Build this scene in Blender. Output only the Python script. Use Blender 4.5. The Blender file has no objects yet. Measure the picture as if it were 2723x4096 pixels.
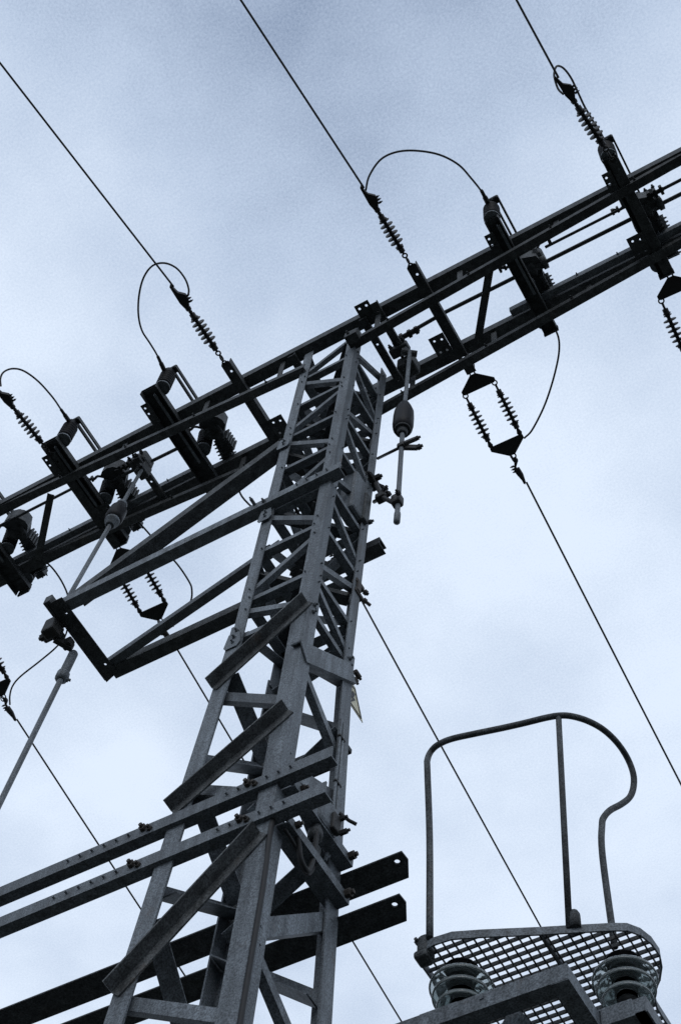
import bpy, bmesh, math, random
from mathutils import Vector, Matrix
random.seed(7)
V = Vector
scene = bpy.context.scene
COL = scene.collection

# ------------------------------------------------------------------ camera, sky, sun, exposure
EYE = 1.6                                   # eye height; the tower was surveyed from here
CAM_R = ((0.86467602, 0.49696672, 0.07320834),
         (-0.41279769, 0.78601983, -0.46018572),
         (-0.28624019, 0.36769133, 0.88479921))
cam_d = bpy.data.cameras.new("camera")
cam = bpy.data.objects.new("camera", cam_d); COL.objects.link(cam)
rx, ry, rz = [V(r) for r in CAM_R]
m = Matrix((rx, -ry, -rz)).transposed().to_4x4()
m.translation = V((0, 0, EYE))
cam.matrix_world = m
cam_d.sensor_fit = 'HORIZONTAL'; cam_d.sensor_width = 24.0
cam_d.lens = 5858.36 / 2723 * 24.0
cam_d.clip_start = 0.05; cam_d.clip_end = 3000
scene.camera = cam

scene.view_settings.view_transform = 'Standard'
scene.view_settings.look = 'None'
scene.view_settings.gamma = 1
scene.view_settings.exposure = 0.0

SUN_EL, SUN_AZ = math.radians(38), math.radians(150)
sun_d = bpy.data.lights.new("sun", 'SUN'); sun_d.energy = 0.5; sun_d.angle = math.radians(30)
sun_d.color = (1.0, 0.97, 0.93)
sun = bpy.data.objects.new("sun", sun_d); COL.objects.link(sun)
sd = V((math.sin(SUN_AZ) * math.cos(SUN_EL), math.cos(SUN_AZ) * math.cos(SUN_EL), math.sin(SUN_EL)))
sun.rotation_euler = sd.to_track_quat('Z', 'Y').to_euler()

world = bpy.data.worlds.new("World"); scene.world = world
world.use_nodes = True
nt = world.node_tree; N = nt.nodes; L = nt.links
for n in list(N): N.remove(n)
out = N.new('ShaderNodeOutputWorld'); bg = N.new('ShaderNodeBackground'); bg.inputs['Strength'].default_value = 0.1
sky = N.new('ShaderNodeTexSky'); sky.sky_type = 'NISHITA'; sky.sun_disc = False
sky.sun_elevation = SUN_EL; sky.sun_rotation = SUN_AZ
tc = N.new('ShaderNodeTexCoord')
sep = N.new('ShaderNodeSeparateXYZ'); L.new(tc.outputs['Generated'], sep.inputs[0])
# overcast deck: clouds laid out on a level layer overhead (direction / height)
mx = N.new('ShaderNodeMath'); mx.operation = 'MAXIMUM'; mx.inputs[1].default_value = 0.12
L.new(sep.outputs['Z'], mx.inputs[0])
div = N.new('ShaderNodeVectorMath'); div.operation = 'DIVIDE'
cmb = N.new('ShaderNodeCombineXYZ')
for i in range(3): L.new(mx.outputs[0], cmb.inputs[i])
L.new(tc.outputs['Generated'], div.inputs[0]); L.new(cmb.outputs[0], div.inputs[1])
def noise(scale, detail, rough, off):
    a = N.new('ShaderNodeVectorMath'); a.operation = 'ADD'; a.inputs[1].default_value = off
    L.new(div.outputs[0], a.inputs[0])
    t = N.new('ShaderNodeTexNoise'); t.inputs['Scale'].default_value = scale
    t.inputs['Detail'].default_value = detail; t.inputs['Roughness'].default_value = rough
    L.new(a.outputs[0], t.inputs['Vector']); return t
n1 = noise(3.2, 5, 0.55, (15.3, 7.7, 0)); n2 = noise(560.0, 2, 0.9, (0.3, 5.2, 0))
n3 = noise(1.3, 3, 0.5, (11.2, 6.4, 0))
def math_(op, a, b):
    q = N.new('ShaderNodeMath'); q.operation = op
    for i, v in enumerate((a, b)):
        if isinstance(v, (int, float)): q.inputs[i].default_value = v
        else: L.new(v, q.inputs[i])
    return q.outputs[0]
mixn = math_('ADD', math_('MULTIPLY', n1.outputs[0], 0.95), math_('MULTIPLY', n3.outputs[0], 0.45))
mixn = math_('ADD', mixn, math_('MULTIPLY', math_('SUBTRACT', n2.outputs[0], 0.5), 0.32))
# the deck thickens (darkens) towards the zenith
zen = N.new('ShaderNodeMapRange'); zen.inputs[1].default_value = 0.90; zen.inputs[2].default_value = 1.0
zen.inputs[3].default_value = 0.0; zen.inputs[4].default_value = 0.30
L.new(sep.outputs['Z'], zen.inputs[0])
mixn = math_('SUBTRACT', mixn, zen.outputs[0])
ramp = N.new('ShaderNodeValToRGB')
e = ramp.color_ramp.elements
e[0].position = 0.16; e[0].color = (0.20, 0.265, 0.39, 1)
e[1].position = 0.80; e[1].color = (0.72, 0.815, 0.955, 1)
k = e.new(0.48); k.color = (0.47, 0.565, 0.72, 1)
L.new(mixn, ramp.inputs[0])
sc10 = N.new('ShaderNodeVectorMath'); sc10.operation = 'SCALE'; sc10.inputs['Scale'].default_value = 11.3
L.new(ramp.outputs[0], sc10.inputs[0])
mixs = N.new('ShaderNodeMix'); mixs.data_type = 'RGBA'; mixs.inputs[0].default_value = 0.94
L.new(sky.outputs[0], mixs.inputs[6]); L.new(sc10.outputs[0], mixs.inputs[7])
L.new(mixs.outputs[2], bg.inputs['Color']); L.new(bg.outputs[0], out.inputs['Surface'])

# ------------------------------------------------------------------ materials
def mat(name, c, rough=0.6, metal=0.0, var=0.35, scale=18.0, rust=0.0, bump=0.0, stretch=(1, 1, 1), fine=0.0, spec=0.5):
    M = bpy.data.materials.new(name); M.use_nodes = True
    t = M.node_tree; n = t.nodes; l = t.links
    b = n['Principled BSDF']
    b.inputs['Specular IOR Level'].default_value = spec
    b.inputs['Roughness'].default_value = rough; b.inputs['Metallic'].default_value = metal
    co = n.new('ShaderNodeTexCoord'); mp = n.new('ShaderNodeMapping'); mp.inputs['Scale'].default_value = stretch
    l.new(co.outputs['Object'], mp.inputs[0])
    a = n.new('ShaderNodeTexNoise'); a.inputs['Scale'].default_value = scale; a.inputs['Detail'].default_value = 6
    a.inputs['Roughness'].default_value = 0.65
    l.new(mp.outputs[0], a.inputs['Vector'])
    r = n.new('ShaderNodeValToRGB'); el = r.color_ramp.elements
    el[0].position = 0.3; el[1].position = 0.72
    el[0].color = tuple(x * (1 - var) for x in c) + (1,); el[1].color = tuple(min(1, x * (1 + var)) for x in c) + (1,)
    l.new(a.outputs[0], r.inputs[0])
    last = r.outputs[0]
    if fine:
        f = n.new('ShaderNodeTexNoise'); f.inputs['Scale'].default_value = 160; f.inputs['Detail'].default_value = 3
        l.new(co.outputs['Object'], f.inputs['Vector'])
        fr = n.new('ShaderNodeMapRange'); fr.inputs[1].default_value = 0.35; fr.inputs[2].default_value = 0.65
        fr.inputs[3].default_value = 1 - fine; fr.inputs[4].default_value = 1 + fine
        l.new(f.outputs[0], fr.inputs[0])
        fm = n.new('ShaderNodeVectorMath'); fm.operation = 'SCALE'
        l.new(last, fm.inputs[0]); l.new(fr.outputs[0], fm.inputs['Scale']); last = fm.outputs[0]
    if rust:
        q = n.new('ShaderNodeTexNoise'); q.inputs['Scale'].default_value = 5.5; q.inputs['Detail'].default_value = 8
        q.inputs['Roughness'].default_value = 0.7
        l.new(co.outputs['Object'], q.inputs['Vector'])
        qr = n.new('ShaderNodeMapRange'); qr.inputs[1].default_value = 0.60; qr.inputs[2].default_value = 0.72
        qr.inputs[4].default_value = rust
        l.new(q.outputs[0], qr.inputs[0])
        mm = n.new('ShaderNodeMix'); mm.data_type = 'RGBA'; mm.inputs[7].default_value = (0.11, 0.075, 0.05, 1)
        l.new(qr.outputs[0], mm.inputs[0]); l.new(last, mm.inputs[6]); last = mm.outputs[2]
    oi = n.new('ShaderNodeObjectInfo'); om = n.new('ShaderNodeMapRange')
    om.inputs[3].default_value = 1 - var * .55; om.inputs[4].default_value = 1 + var * .55
    l.new(oi.outputs['Random'], om.inputs[0])
    pm = n.new('ShaderNodeVectorMath'); pm.operation = 'SCALE'; l.new(last, pm.inputs[0]); l.new(om.outputs[0], pm.inputs['Scale']); last = pm.outputs[0]
    if fine:                              # old rain streaks and dull zinc patches
        sm = n.new('ShaderNodeMapping'); sm.inputs['Scale'].default_value = (26, 26, 1.6); l.new(co.outputs['Object'], sm.inputs[0])
        sn = n.new('ShaderNodeTexNoise'); sn.inputs['Scale'].default_value = 1.0; sn.inputs['Detail'].default_value = 4; l.new(sm.outputs[0], sn.inputs['Vector'])
        sr = n.new('ShaderNodeMapRange'); sr.inputs[1].default_value = .35; sr.inputs[2].default_value = .68; sr.inputs[3].default_value = .68; sr.inputs[4].default_value = 1.22
        l.new(sn.outputs[0], sr.inputs[0])
        sv = n.new('ShaderNodeVectorMath'); sv.operation = 'SCALE'; l.new(last, sv.inputs[0]); l.new(sr.outputs[0], sv.inputs['Scale']); last = sv.outputs[0]
    l.new(last, b.inputs['Base Color'])
    if bump:
        bp = n.new('ShaderNodeBump'); bp.inputs['Strength'].default_value = bump; bp.inputs['Distance'].default_value = 0.002
        l.new(a.outputs[0], bp.inputs['Height']); l.new(bp.outputs[0], b.inputs['Normal'])
    return M
STEEL = mat('weathered_galvanised_steel', (0.124, 0.140, 0.155), 0.62, 0.0, 0.32, 14, 0.5, 0.25, (1, 1, .35), 0.5, 0.4)
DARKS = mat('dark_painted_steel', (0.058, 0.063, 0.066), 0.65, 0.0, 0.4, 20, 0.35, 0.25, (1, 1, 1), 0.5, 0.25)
BRACE = mat('brown_primed_steel', (0.098, 0.104, 0.107), 0.7, 0.0, 0.4, 16, 0.7, 0.25, (1, 1, 1), 0.5, 0.25)
FIT = mat('forged_fittings', (0.03, 0.03, 0.03), 0.6, 0.0, 0.3, 40, 0.3, spec=0.25)
POLY = mat('insulator_polymer', (0.028, 0.028, 0.03), 0.5, 0.0, 0.3, 60, spec=0.25)
PORC = mat('dark_resin', (0.010, 0.010, 0.012), 0.5, 0, 0.3, 25, spec=0.12)
WIRE = mat('stranded_aluminium', (0.03, 0.032, 0.034), 0.7, 0, 0.5, 220)
RUST = mat('rusty_bolts', (0.046, 0.039, 0.034), 0.8, 0, 0.4, 60)
RUBBER = mat('black_cable_sheath', (0.012, 0.012, 0.013), 0.7, 0, 0.3, 30)
YEL = mat('yellow_enamel', (0.56, 0.52, 0.36), 0.5, 0, 0.15, 30)
BLACK = mat('black_print', (0.02, 0.02, 0.02), 0.6, 0, 0.2, 30)
GROUND = mat('gravel_ground', (0.05, 0.052, 0.046), 0.95, 0, 0.45, 2.5, 0, 0.6, (1, 1, 1), 0.4)
CONC = mat('concrete', (0.3, 0.29, 0.27), 0.9, 0, 0.2, 6, 0, .4)
GLASS = bpy.data.materials.new('toughened_glass'); GLASS.use_nodes = True
gb = GLASS.node_tree.nodes['Principled BSDF']
gb.inputs['Base Color'].default_value = (0.60, 0.655, 0.655, 1); gb.inputs['Transmission Weight'].default_value = 0.82
gb.inputs['Roughness'].default_value = 0.07; gb.inputs['IOR'].default_value = 1.38
gn = GLASS.node_tree.nodes.new('ShaderNodeTexNoise'); gn.inputs['Scale'].default_value = 14
gbp = GLASS.node_tree.nodes.new('ShaderNodeBump'); gbp.inputs['Strength'].default_value = 0.03
GLASS.node_tree.links.new(gn.outputs[0], gbp.inputs['Height']); GLASS.node_tree.links.new(gbp.outputs[0], gb.inputs['Normal'])

# ------------------------------------------------------------------ mesh helpers
Z = V((0, 0, 1)); X = V((1, 0, 0)); Y = V((0, 1, 0))
def P(x, y, h): return V((x, y, h + EYE))   # h = height above the eye

class MB:
    def __init__(s): s.bm = bmesh.new()
    def prism(s, p, q, d1, d2, poly, poly2=None):
        """closed profile poly [(a,b)...] in the (d1,d2) frame swept p -> q"""
        bm = s.bm; ax = (q - p).normalized()
        d1 = (d1 - ax * d1.dot(ax)).normalized()
        d2 = (d2 - ax * d2.dot(ax)); d2 = (d2 - d1 * d2.dot(d1)).normalized()
        a = [bm.verts.new(p + d1 * u + d2 * v) for u, v in poly]
        b = [bm.verts.new(q + d1 * u + d2 * v) for u, v in (poly2 or poly)]
        n = len(poly)
        fs = [bm.faces.new((a[i], a[(i + 1) % n], b[(i + 1) % n], b[i])) for i in range(n)]
        fs.append(bm.faces.new(a[::-1])); fs.append(bm.faces.new(b))
        bmesh.ops.recalc_face_normals(bm, faces=fs)
    def angle(s, p, q, d1, d2, a=.05, b=.05, t=.006):
        s.prism(p, q, d1, d2, [(0, 0), (a, 0), (a, t), (t, t), (t, b), (0, b)])
    def chan(s, p, q, dw, df, w=.08, f=.04, t=.006):
        """web along dw (width w), flanges towards df"""
        s.prism(p, q, dw, df, [(0, 0), (w, 0), (w, f), (w - t, f), (w - t, t), (t, t), (t, f), (0, f)])
    def bar(s, p, q, d1, d2, w, h):
        s.prism(p, q, d1, d2, [(-w / 2, -h / 2), (w / 2, -h / 2), (w / 2, h / 2), (-w / 2, h / 2)])
    def box(s, c, sx, sy, sz, bev=0.0, rot=None):
        r = bmesh.ops.create_cube(s.bm, size=1.0)
        vs = r['verts']
        for v in vs: v.co = V((v.co.x * sx, v.co.y * sy, v.co.z * sz))
        if bev:
            es = list({e for v in vs for e in v.link_edges})
            rr = bmesh.ops.bevel(s.bm, geom=es, offset=bev, segments=2, affect='EDGES', profile=.5)
            vs = list({v for f in rr['faces'] for v in f.verts} | {v for v in vs if v.is_valid})
        M_ = rot if rot else Matrix.Identity(3)
        for v in vs: v.co = M_ @ v.co + c
    def tube(s, pts, r, n=8, closed=False, caps=True):
        bm = s.bm; pts = [V(p) for p in pts]; rings = []
        m_ = len(pts)
        up = None
        for i, p in enumerate(pts):
            if closed: t = (pts[(i + 1) % m_] - pts[i - 1]).normalized()
            else: t = (pts[min(i + 1, m_ - 1)] - pts[max(i - 1, 0)]).normalized()
            if up is None: up = (X if abs(t.x) < .8 else Y)
            u = (up - t * up.dot(t)).normalized(); w = t.cross(u); up = u
            rr = r[i] if isinstance(r, (list, tuple)) else r
            rings.append([bm.verts.new(p + u * rr * math.cos(2 * math.pi * k / n) + w * rr * math.sin(2 * math.pi * k / n)) for k in range(n)])
        fs = []
        for i in range(m_ if closed else m_ - 1):
            A, B = rings[i], rings[(i + 1) % m_]
            for k in range(n): fs.append(bm.faces.new((A[k], A[(k + 1) % n], B[(k + 1) % n], B[k])))
        for f in fs: f.smooth = True
        if caps and not closed:
            bm.faces.new(rings[0][::-1]); bm.faces.new(rings[-1])
    def lathe(s, p, ax, prof, n=20, smooth=True):
        """prof [(r, along)...] round axis ax from p"""
        bm = s.bm; ax = ax.normalized(); u = (X if abs(ax.x) < .8 else Y); u = (u - ax * u.dot(ax)).normalized(); w = ax.cross(u)
        rings = []; fs = []
        for r, h in prof:
            if r < 1e-5: rings.append([bm.verts.new(p + ax * h)])
            else: rings.append([bm.verts.new(p + ax * h + (u * math.cos(2 * math.pi * k / n) + w * math.sin(2 * math.pi * k / n)) * r) for k in range(n)])
        for A, B in zip(rings[:-1], rings[1:]):
            if len(A) == 1 and len(B) == 1: continue
            for k in range(n):
                if len(A) == 1: f = bm.faces.new((A[0], B[(k + 1) % n], B[k]))
                elif len(B) == 1: f = bm.faces.new((A[k], A[(k + 1) % n], B[0]))
                else: f = bm.faces.new((A[k], A[(k + 1) % n], B[(k + 1) % n], B[k]))
                f.smooth = smooth; fs.append(f)
        if len(rings[0]) > 1: fs.append(bm.faces.new(rings[0][::-1]))
        if len(rings[-1]) > 1: fs.append(bm.faces.new(rings[-1]))
        bmesh.ops.recalc_face_normals(bm, faces=fs)
    def cyl(s, p, q, r, n=12): s.lathe(p, q - p, [(r, 0), (r, (q - p).length)], n, False)
    def bolt(s, p, ax, r=.011, h=.012):
        s.lathe(p - ax.normalized() * .002, ax, [(r, 0), (r, h), (r * .55, h), (r * .55, h + .012)], 6, False)
    def plate(s, o, u, v, outline, t, holes=()):
        """outline [(a,b)...] in the u,v plane at o with round holes (a,b,r), thickness t along u x v"""
        bm = s.bm; u = u.normalized(); v = (v - u * v.dot(u)).normalized(); w = u.cross(v)
        loops = [list(outline)]
        for a, b, r in holes: loops.append([(a + r * math.cos(2 * math.pi * k / 10), b + r * math.sin(2 * math.pi * k / 10)) for k in range(10)])
        es = []; 
        for lp in loops:
            vs = [bm.verts.new(o + u * a + v * b) for a, b in lp]
            es += [bm.edges.new((vs[i], vs[(i + 1) % len(vs)])) for i in range(len(vs))]
        if holes:
            r = bmesh.ops.triangle_fill(bm, use_beauty=True, use_dissolve=False, edges=es)
            fs = [g for g in r['geom'] if isinstance(g, bmesh.types.BMFace)]
        else:
            vs = []
            for e_ in es:
                vs.append(e_.verts[0])
            fs = [bm.faces.new(vs)]
        ex = bmesh.ops.extrude_face_region(bm, geom=fs)
        nv = [g for g in ex['geom'] if isinstance(g, bmesh.types.BMVert)]
        bmesh.ops.translate(bm, verts=nv, vec=w * t)
        allf = list({f for g in nv for f in g.link_faces} | {f for f in fs if f.is_valid})
        bmesh.ops.recalc_face_normals(bm, faces=allf)
    def torus(s, c, ax, R, r, n=14, k=6, sx=1.0, d=None):
        ax = ax.normalized(); u = d if d else (X if abs(ax.x) < .8 else Y)
        u = (u - ax * u.dot(ax)).normalized(); w = ax.cross(u)
        s.tube([c + u * R * sx * math.cos(2 * math.pi * i / n) + w * R * math.sin(2 * math.pi * i / n) for i in range(n)], r, k, closed=True)
    def build(s, name, mt, parent=None, loc=None):
        me = bpy.data.meshes.new(name)
        off = loc if loc is not None else (parent_world(parent) if parent else None)
        if off is not None: bmesh.ops.translate(s.bm, verts=s.bm.verts[:], vec=-off)
        s.bm.normal_update(); s.bm.to_mesh(me); s.bm.free()
        for mm in (mt if isinstance(mt, (list, tuple)) else [mt]): me.materials.append(mm)
        o = bpy.data.objects.new(name, me); COL.objects.link(o)
        if parent: o.parent = parent
        elif loc is not None: o.location = loc
        return o
def parent_world(o):
    w = V((0, 0, 0))
    while o is not None:
        w = w + o.location; o = o.parent
    return w
def tag(o, label, cat, group=None, kind=None):
    if label: o['label'] = label
    if cat: o['category'] = cat
    if group: o['group'] = group
    if kind: o['kind'] = kind
    return o
def thing(name, label, cat, loc, group=None):
    o = bpy.data.objects.new(name, None); COL.objects.link(o); o.location = loc
    o.empty_display_size = 0.1
    return tag(o, label, cat, group)
def kids(o): return [c for c in bpy.data.objects if c.parent == o]
def dup(root, mw, label, group=None):
    r = root.copy(); COL.objects.link(r); r.matrix_world = mw; r['label'] = label
    if group: r['group'] = group
    for ch in kids(root):
        c = ch.copy(); COL.objects.link(c); c.parent = r
        for g in kids(ch):
            d = g.copy(); COL.objects.link(d); d.parent = c
    return r
def smooth_path(pts, n=8):
    """Catmull-Rom through pts"""
    pts = [V(p) for p in pts]; q = [2 * pts[0] - pts[1]] + pts + [2 * pts[-1] - pts[-2]]; o = []
    for i in range(1, len(q) - 2):
        for k_ in range(n):
            t = k_ / n; a, b, c, d = q[i - 1:i + 3]
            o.append(0.5 * ((2 * b) + (c - a) * t + (2 * a - 5 * b + 4 * c - d) * t * t + (3 * b - a - 3 * c + d) * t ** 3))
    o.append(pts[-1]); return o
# survey helpers: a sighting (frame, x, y) met with a plane of known height or depth gives a point of the place
FR = {'A1': (0, 900, 1000/1568), 'A2': (1000, 900, 1000/1568), 'A3': (1723, 200, 1000/1568), 'A4': (0, 1800, 1000/1568),
      'B2': (500, 2700, 1200/1568), 'B3': (1523, 2750, 1200/1568), 'B4': (0, 3000, 1000/1568), 'C1': (0, 1600, 600/1568),
      'C2': (500, 1400, 700/1568), 'C3': (1500, 1250, 800/1568), 'C4': (1850, 700, 873/1568), 'D4': (1600, 3600, 1123/1568), 'D3': (1100, 2900, 600/1568),
      'S': (0, 0, 1.0), 'W': (0, 0, 2723/1568)}
def ray(f, x, y):
    a = FR[f]
    return rx * (a[0] + x * a[2] - 1361.5) + ry * (a[1] + y * a[2] - 2048) + rz * 5858.36
def at_h(f, x, y, h):
    r = ray(f, x, y); r = r * (h / r.z); return V((r.x, r.y, r.z + EYE))
def at_y(f, x, y, yy):
    r = ray(f, x, y); r = r * (yy / r.y); return V((r.x, r.y, r.z + EYE))
def at_slope(f, x, y, y0, h0, s):
    """where the sighting meets the sloping plane h = h0 - s*|y-y0| (a sagging line)"""
    r = ray(f, x, y); sg = -1 if s < 0 else 1; s = abs(s)
    # far side: h = h0 - s (y-y0); near side (s<0 given): h = h0 - s (y0-y)
    k_ = (h0 + s * y0) / (r.z + s * r.y) if sg > 0 else (h0 - s * y0) / (r.z - s * r.y)
    r = r * k_; return V((r.x, r.y, r.z + EYE))

# ------------------------------------------------------------------ ground
g = MB()
rings = [0, 3, 8, 20, 60, 200, 700, 2000]
vs = []
for R in rings:
    if R == 0: vs.append([g.bm.verts.new((0, 0, 0))]); continue
    vs.append([g.bm.verts.new((R * math.cos(a * math.pi / 24), R * math.sin(a * math.pi / 24), (random.uniform(-.02, .02) if R < 100 else 0))) for a in range(48)])
for a in range(48): g.bm.faces.new((vs[0][0], vs[1][a], vs[1][(a + 1) % 48]))
for A, B in zip(vs[1:-1], vs[2:]):
    for a in range(48): g.bm.faces.new((A[a], B[a], B[(a + 1) % 48], A[(a + 1) % 48]))
tag(g.build('ground', GROUND), None, None, kind='structure')

# ------------------------------------------------------------------ lattice tower
def tp(h): return max(0.0, .0235 * (5.4 - h))
def legp(c, h):
    t = tp(h)
    x = (-2.52 - t) if c[0] == 'l' else (-2.12 + t)
    y = (2.60 - t) if c[1] == 'f' else (2.98 + t)
    return P(x, y, h)
tower = thing('lattice_tower', 'tall grey four-legged steel lattice tower rising through the middle of the photo', 'tower', V((-2.32, 2.79, 0)))
for c in ('lf', 'rf', 'lb', 'rb'):
    dx = X if c[0] == 'l' else -X; dy = Y if c[1] == 'f' else -Y
    b = MB()
    b.angle(legp(c, 5.52), legp(c, 8.94), dx, dy, .064, .064, .007)
    o_ = -(dx + dy) * .0075
    b.angle(legp(c, -1.62) + o_, legp(c, 5.4) + o_, dx, dy, .078, .078, .008)
    b.angle(legp(c, 5.4) + o_, legp(c, 5.56) + o_, dx, dy, .078, .078, .0076)     # splice overlap
    for hh in (5.44, 5.5):
        b.bolt(legp(c, hh) + o_ + dx * .04, -dy); b.bolt(legp(c, hh) + o_ + dy * .04, -dx)
    b.build('leg', STEEL, tower)
for c in ('lf', 'rf', 'lb', 'rb'):
    p_ = legp(c, -1.6); b = MB(); b.box(V((p_.x, p_.y, .09)), .3, .3, .26, .02); b.build('footing', CONC, tower)

H_ = [8.50, 8.06, 7.62, 7.18, 6.70, 6.26, 5.79, 5.47]
def face_brace(ca, cb, ha, hb, w=.034, t=.004, d=.03, name='brace', outward=False, mt=None, ext=0.0, inset=0.0, extq=None):
    p, q = legp(ca, ha), legp(cb, hb)
    dirn = (q - p).normalized()
    n_ = {('lf', 'rf'): -Y, ('rf', 'rb'): X, ('lb', 'rb'): Y, ('lf', 'lb'): -X}[(ca, cb)]
    p = p + dirn * (.03 - ext) - n_ * (.0085 + inset); q = q - dirn * (.03 - (ext if extq is None else extq)) - n_ * (.0085 + inset)
    b = MB()
    up = Z - dirn * Z.dot(dirn); up.normalize()
    if outward:                       # heavy brace bolted on the outside, ledge on top pointing outwards
        p += n_ * (.018 + inset); q += n_ * (.018 + inset)
        b.angle(p, q, -up, n_, w * .72, d * .8, t)
    else:
        b.angle(p - up * w / 2, q - up * w / 2, up, -n_, w, d, t)
    for e_, s_, x_ in ((p, 1, ext), (q, -1, ext if extq is None else extq)):
        b.bolt(e_ + dirn * s_ * (.02 + max(0, x_)) + n_ * (.001 if not outward else .0) , n_, .008, .008)
    return b.build(name, mt or STEEL, tower)
for hh in H_[:-1]:
    for f in (('lf', 'rf'), ('rf', 'rb'), ('lb', 'rb'), ('lf', 'lb')):
        bk = f[1][1] == 'b' and f[0] != 'rf'
        face_brace(f[0], f[1], hh, hh + (.01 if f[0] == 'rf' else 0), .045 if bk else .034, .004, .055 if bk else .042)
face_brace('lf', 'rf', 5.47, 5.46); face_brace('rf', 'rb', 5.50, 5.49)
Fd = [(8.56, 8.86), (8.46, 8.09), (7.69, 8.02), (7.56, 7.21), (6.72, 7.10), (6.65, 6.30), (5.84, 6.19), (5.71, 5.51)]
Rd = [(8.55, 8.88), (8.45, 8.13), (7.65, 7.97), (7.58, 7.23), (6.79, 7.09), (6.61, 6.36), (5.86, 6.16), (5.75, 5.55)]
for a, b_ in Fd:
    face_brace('lf', 'rf', a, b_, .036); face_brace('lb', 'rb', b_, a, .046, .004, .05)
for a, b_ in Rd:
    face_brace('rf', 'rb', a, b_, .036); face_brace('lf', 'lb', b_, a, .046, .004, .05)
# internal plan bracing
for hh in (8.50, 7.84, 7.40, 6.70, 6.05):
    b = MB(); p, q = legp('lf', hh + .03), legp('rb', hh + .03); d = (q - p).normalized()
    b.angle(p + d * .05, q - d * .05, Z.cross(d), Z, .06, .035, .004); b.build('plan_brace', DARKS, tower)
for hh in (8.70, 8.06, 7.62, 7.18, 6.48, 5.79):
    b = MB(); p, q = legp('rf', hh + .03), legp('lb', hh + .03); d = (q - p).normalized()
    b.angle(p + d * .05, q - d * .05, Z.cross(d), Z, .06, .035, .004); b.build('plan_brace', DARKS, tower)
# heavy lower bracing
for a, b_ in ((5.09, 5.47), (4.27, 4.62), (3.36, 3.92), (2.3, 2.9), (1.1, 1.75), (-.3, .4)):
    face_brace('lf', 'rf', a, b_, .066, .007, .072, outward=True, ext=.05, mt=BRACE, extq=-.015 if 3.5 < b_ < 4.2 else .03)
for a, b_ in ((5.05, 4.73), (4.42, 4.12), (3.33, 3.05), (2.2, 1.85), (1.0, .5)):
    face_brace('lf', 'rf', a, b_, .05, .005, .03, inset=.012)
for a, b_ in ((5.07, 4.78), (4.42, 4.12), (3.40, 3.12), (2.5, 2.1), (1.2, .7)):
    face_brace('rf', 'rb', a, b_, .04, .005, .035)
for a, b_ in ((5.10, 5.40), (4.30, 4.55), (3.41, 3.90), (2.4, 3.0), (1.1, 1.8)):
    face_brace('rf', 'rb', a, b_, .066, .007, .05)
for a, b_ in ((5.2, 4.98), (4.57, 4.98), (4.42, 4.14), (3.82, 4.14), (3.7, 3.3), (2.9, 3.3), (2.7, 2.2)):
    face_brace('lf', 'lb', a, b_, .06, .006, .078)
for a, b_ in ((5.45, 5.6), (5.4, 4.98), (4.62, 4.98), (4.62, 4.18), (3.95, 4.28), (3.9, 3.5), (3.0, 3.4)):
    face_brace('lb', 'rb', a, b_, .06, .006, .075)
# gusset plates
for hh, c, s_ in ((7.50, 'lf', 1), (6.62, 'lf', 1), (5.42, 'lf', 1)):
    b = MB(); p_ = legp(c, hh); b.plate(p_ + V((-.016, -.0122, -.06)), X, Z, [(0, .02), (.012, 0), (.07, 0), (.085, .03), (.07, .12), (.012, .12)], .004)
    for k_ in range(2): b.bolt(p_ + V((.03, -.016, -.02 + .04 * k_)), -Y, .009, .008)
    b.build('gusset', STEEL, tower)

# ------------------------------------------------------------------ crossarm
XC, XL, XR = -2.32, -6.3, 1.65
cross = thing('crossarm', 'long dark steel truss crossarm running diagonally across the top of the tower', 'crossarm', P(XC, 2.83, 9.0))
for yf in (2.555, 3.03):
    b = MB(); b.chan(P(XL, yf, 8.97), P(XR, yf, 8.97), Z, Y, .082, .082, .007)
    b.build('top_chord', DARKS, cross)
def hbot(x): return 8.575 + .145 * abs(x - XC)
for yf in (2.566, 3.032):
    for xa, xb in ((XL, -2.475 if yf < 2.8 else XC), (-2.15 if yf < 2.8 else XC + .001, XR)):
        xe = max(xa, XC - 3.0) if xa < XC - 1 else min(xb, XC + 3.0)
        p, q = (P(xe, yf, hbot(xe)), P(xb, yf, hbot(xb))) if xa < XC - 1 else (P(xa, yf, hbot(xa)), P(xe, yf, hbot(xe)))
        b = MB(); b.angle(p, q, Z, Y, .048, .056, .006)
        for k_ in range(5):
            c_ = p.lerp(q, .1 + .2 * k_); b.bolt(c_ + V((0, -.002, .026)), -Y, .009, .008)
        b.build('bottom_chord', DARKS, cross)
    for dx in (-2.3, -1.62, -.95, -.36, .36, .95, 1.62, 2.3):
        x_ = XC + dx; b = MB()
        b.bar(P(x_, yf + .02, hbot(x_) + .03), P(x_, yf + .02, 8.968), X, Y, .036, .008); b.build('hanger_strap', DARKS, cross)
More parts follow.
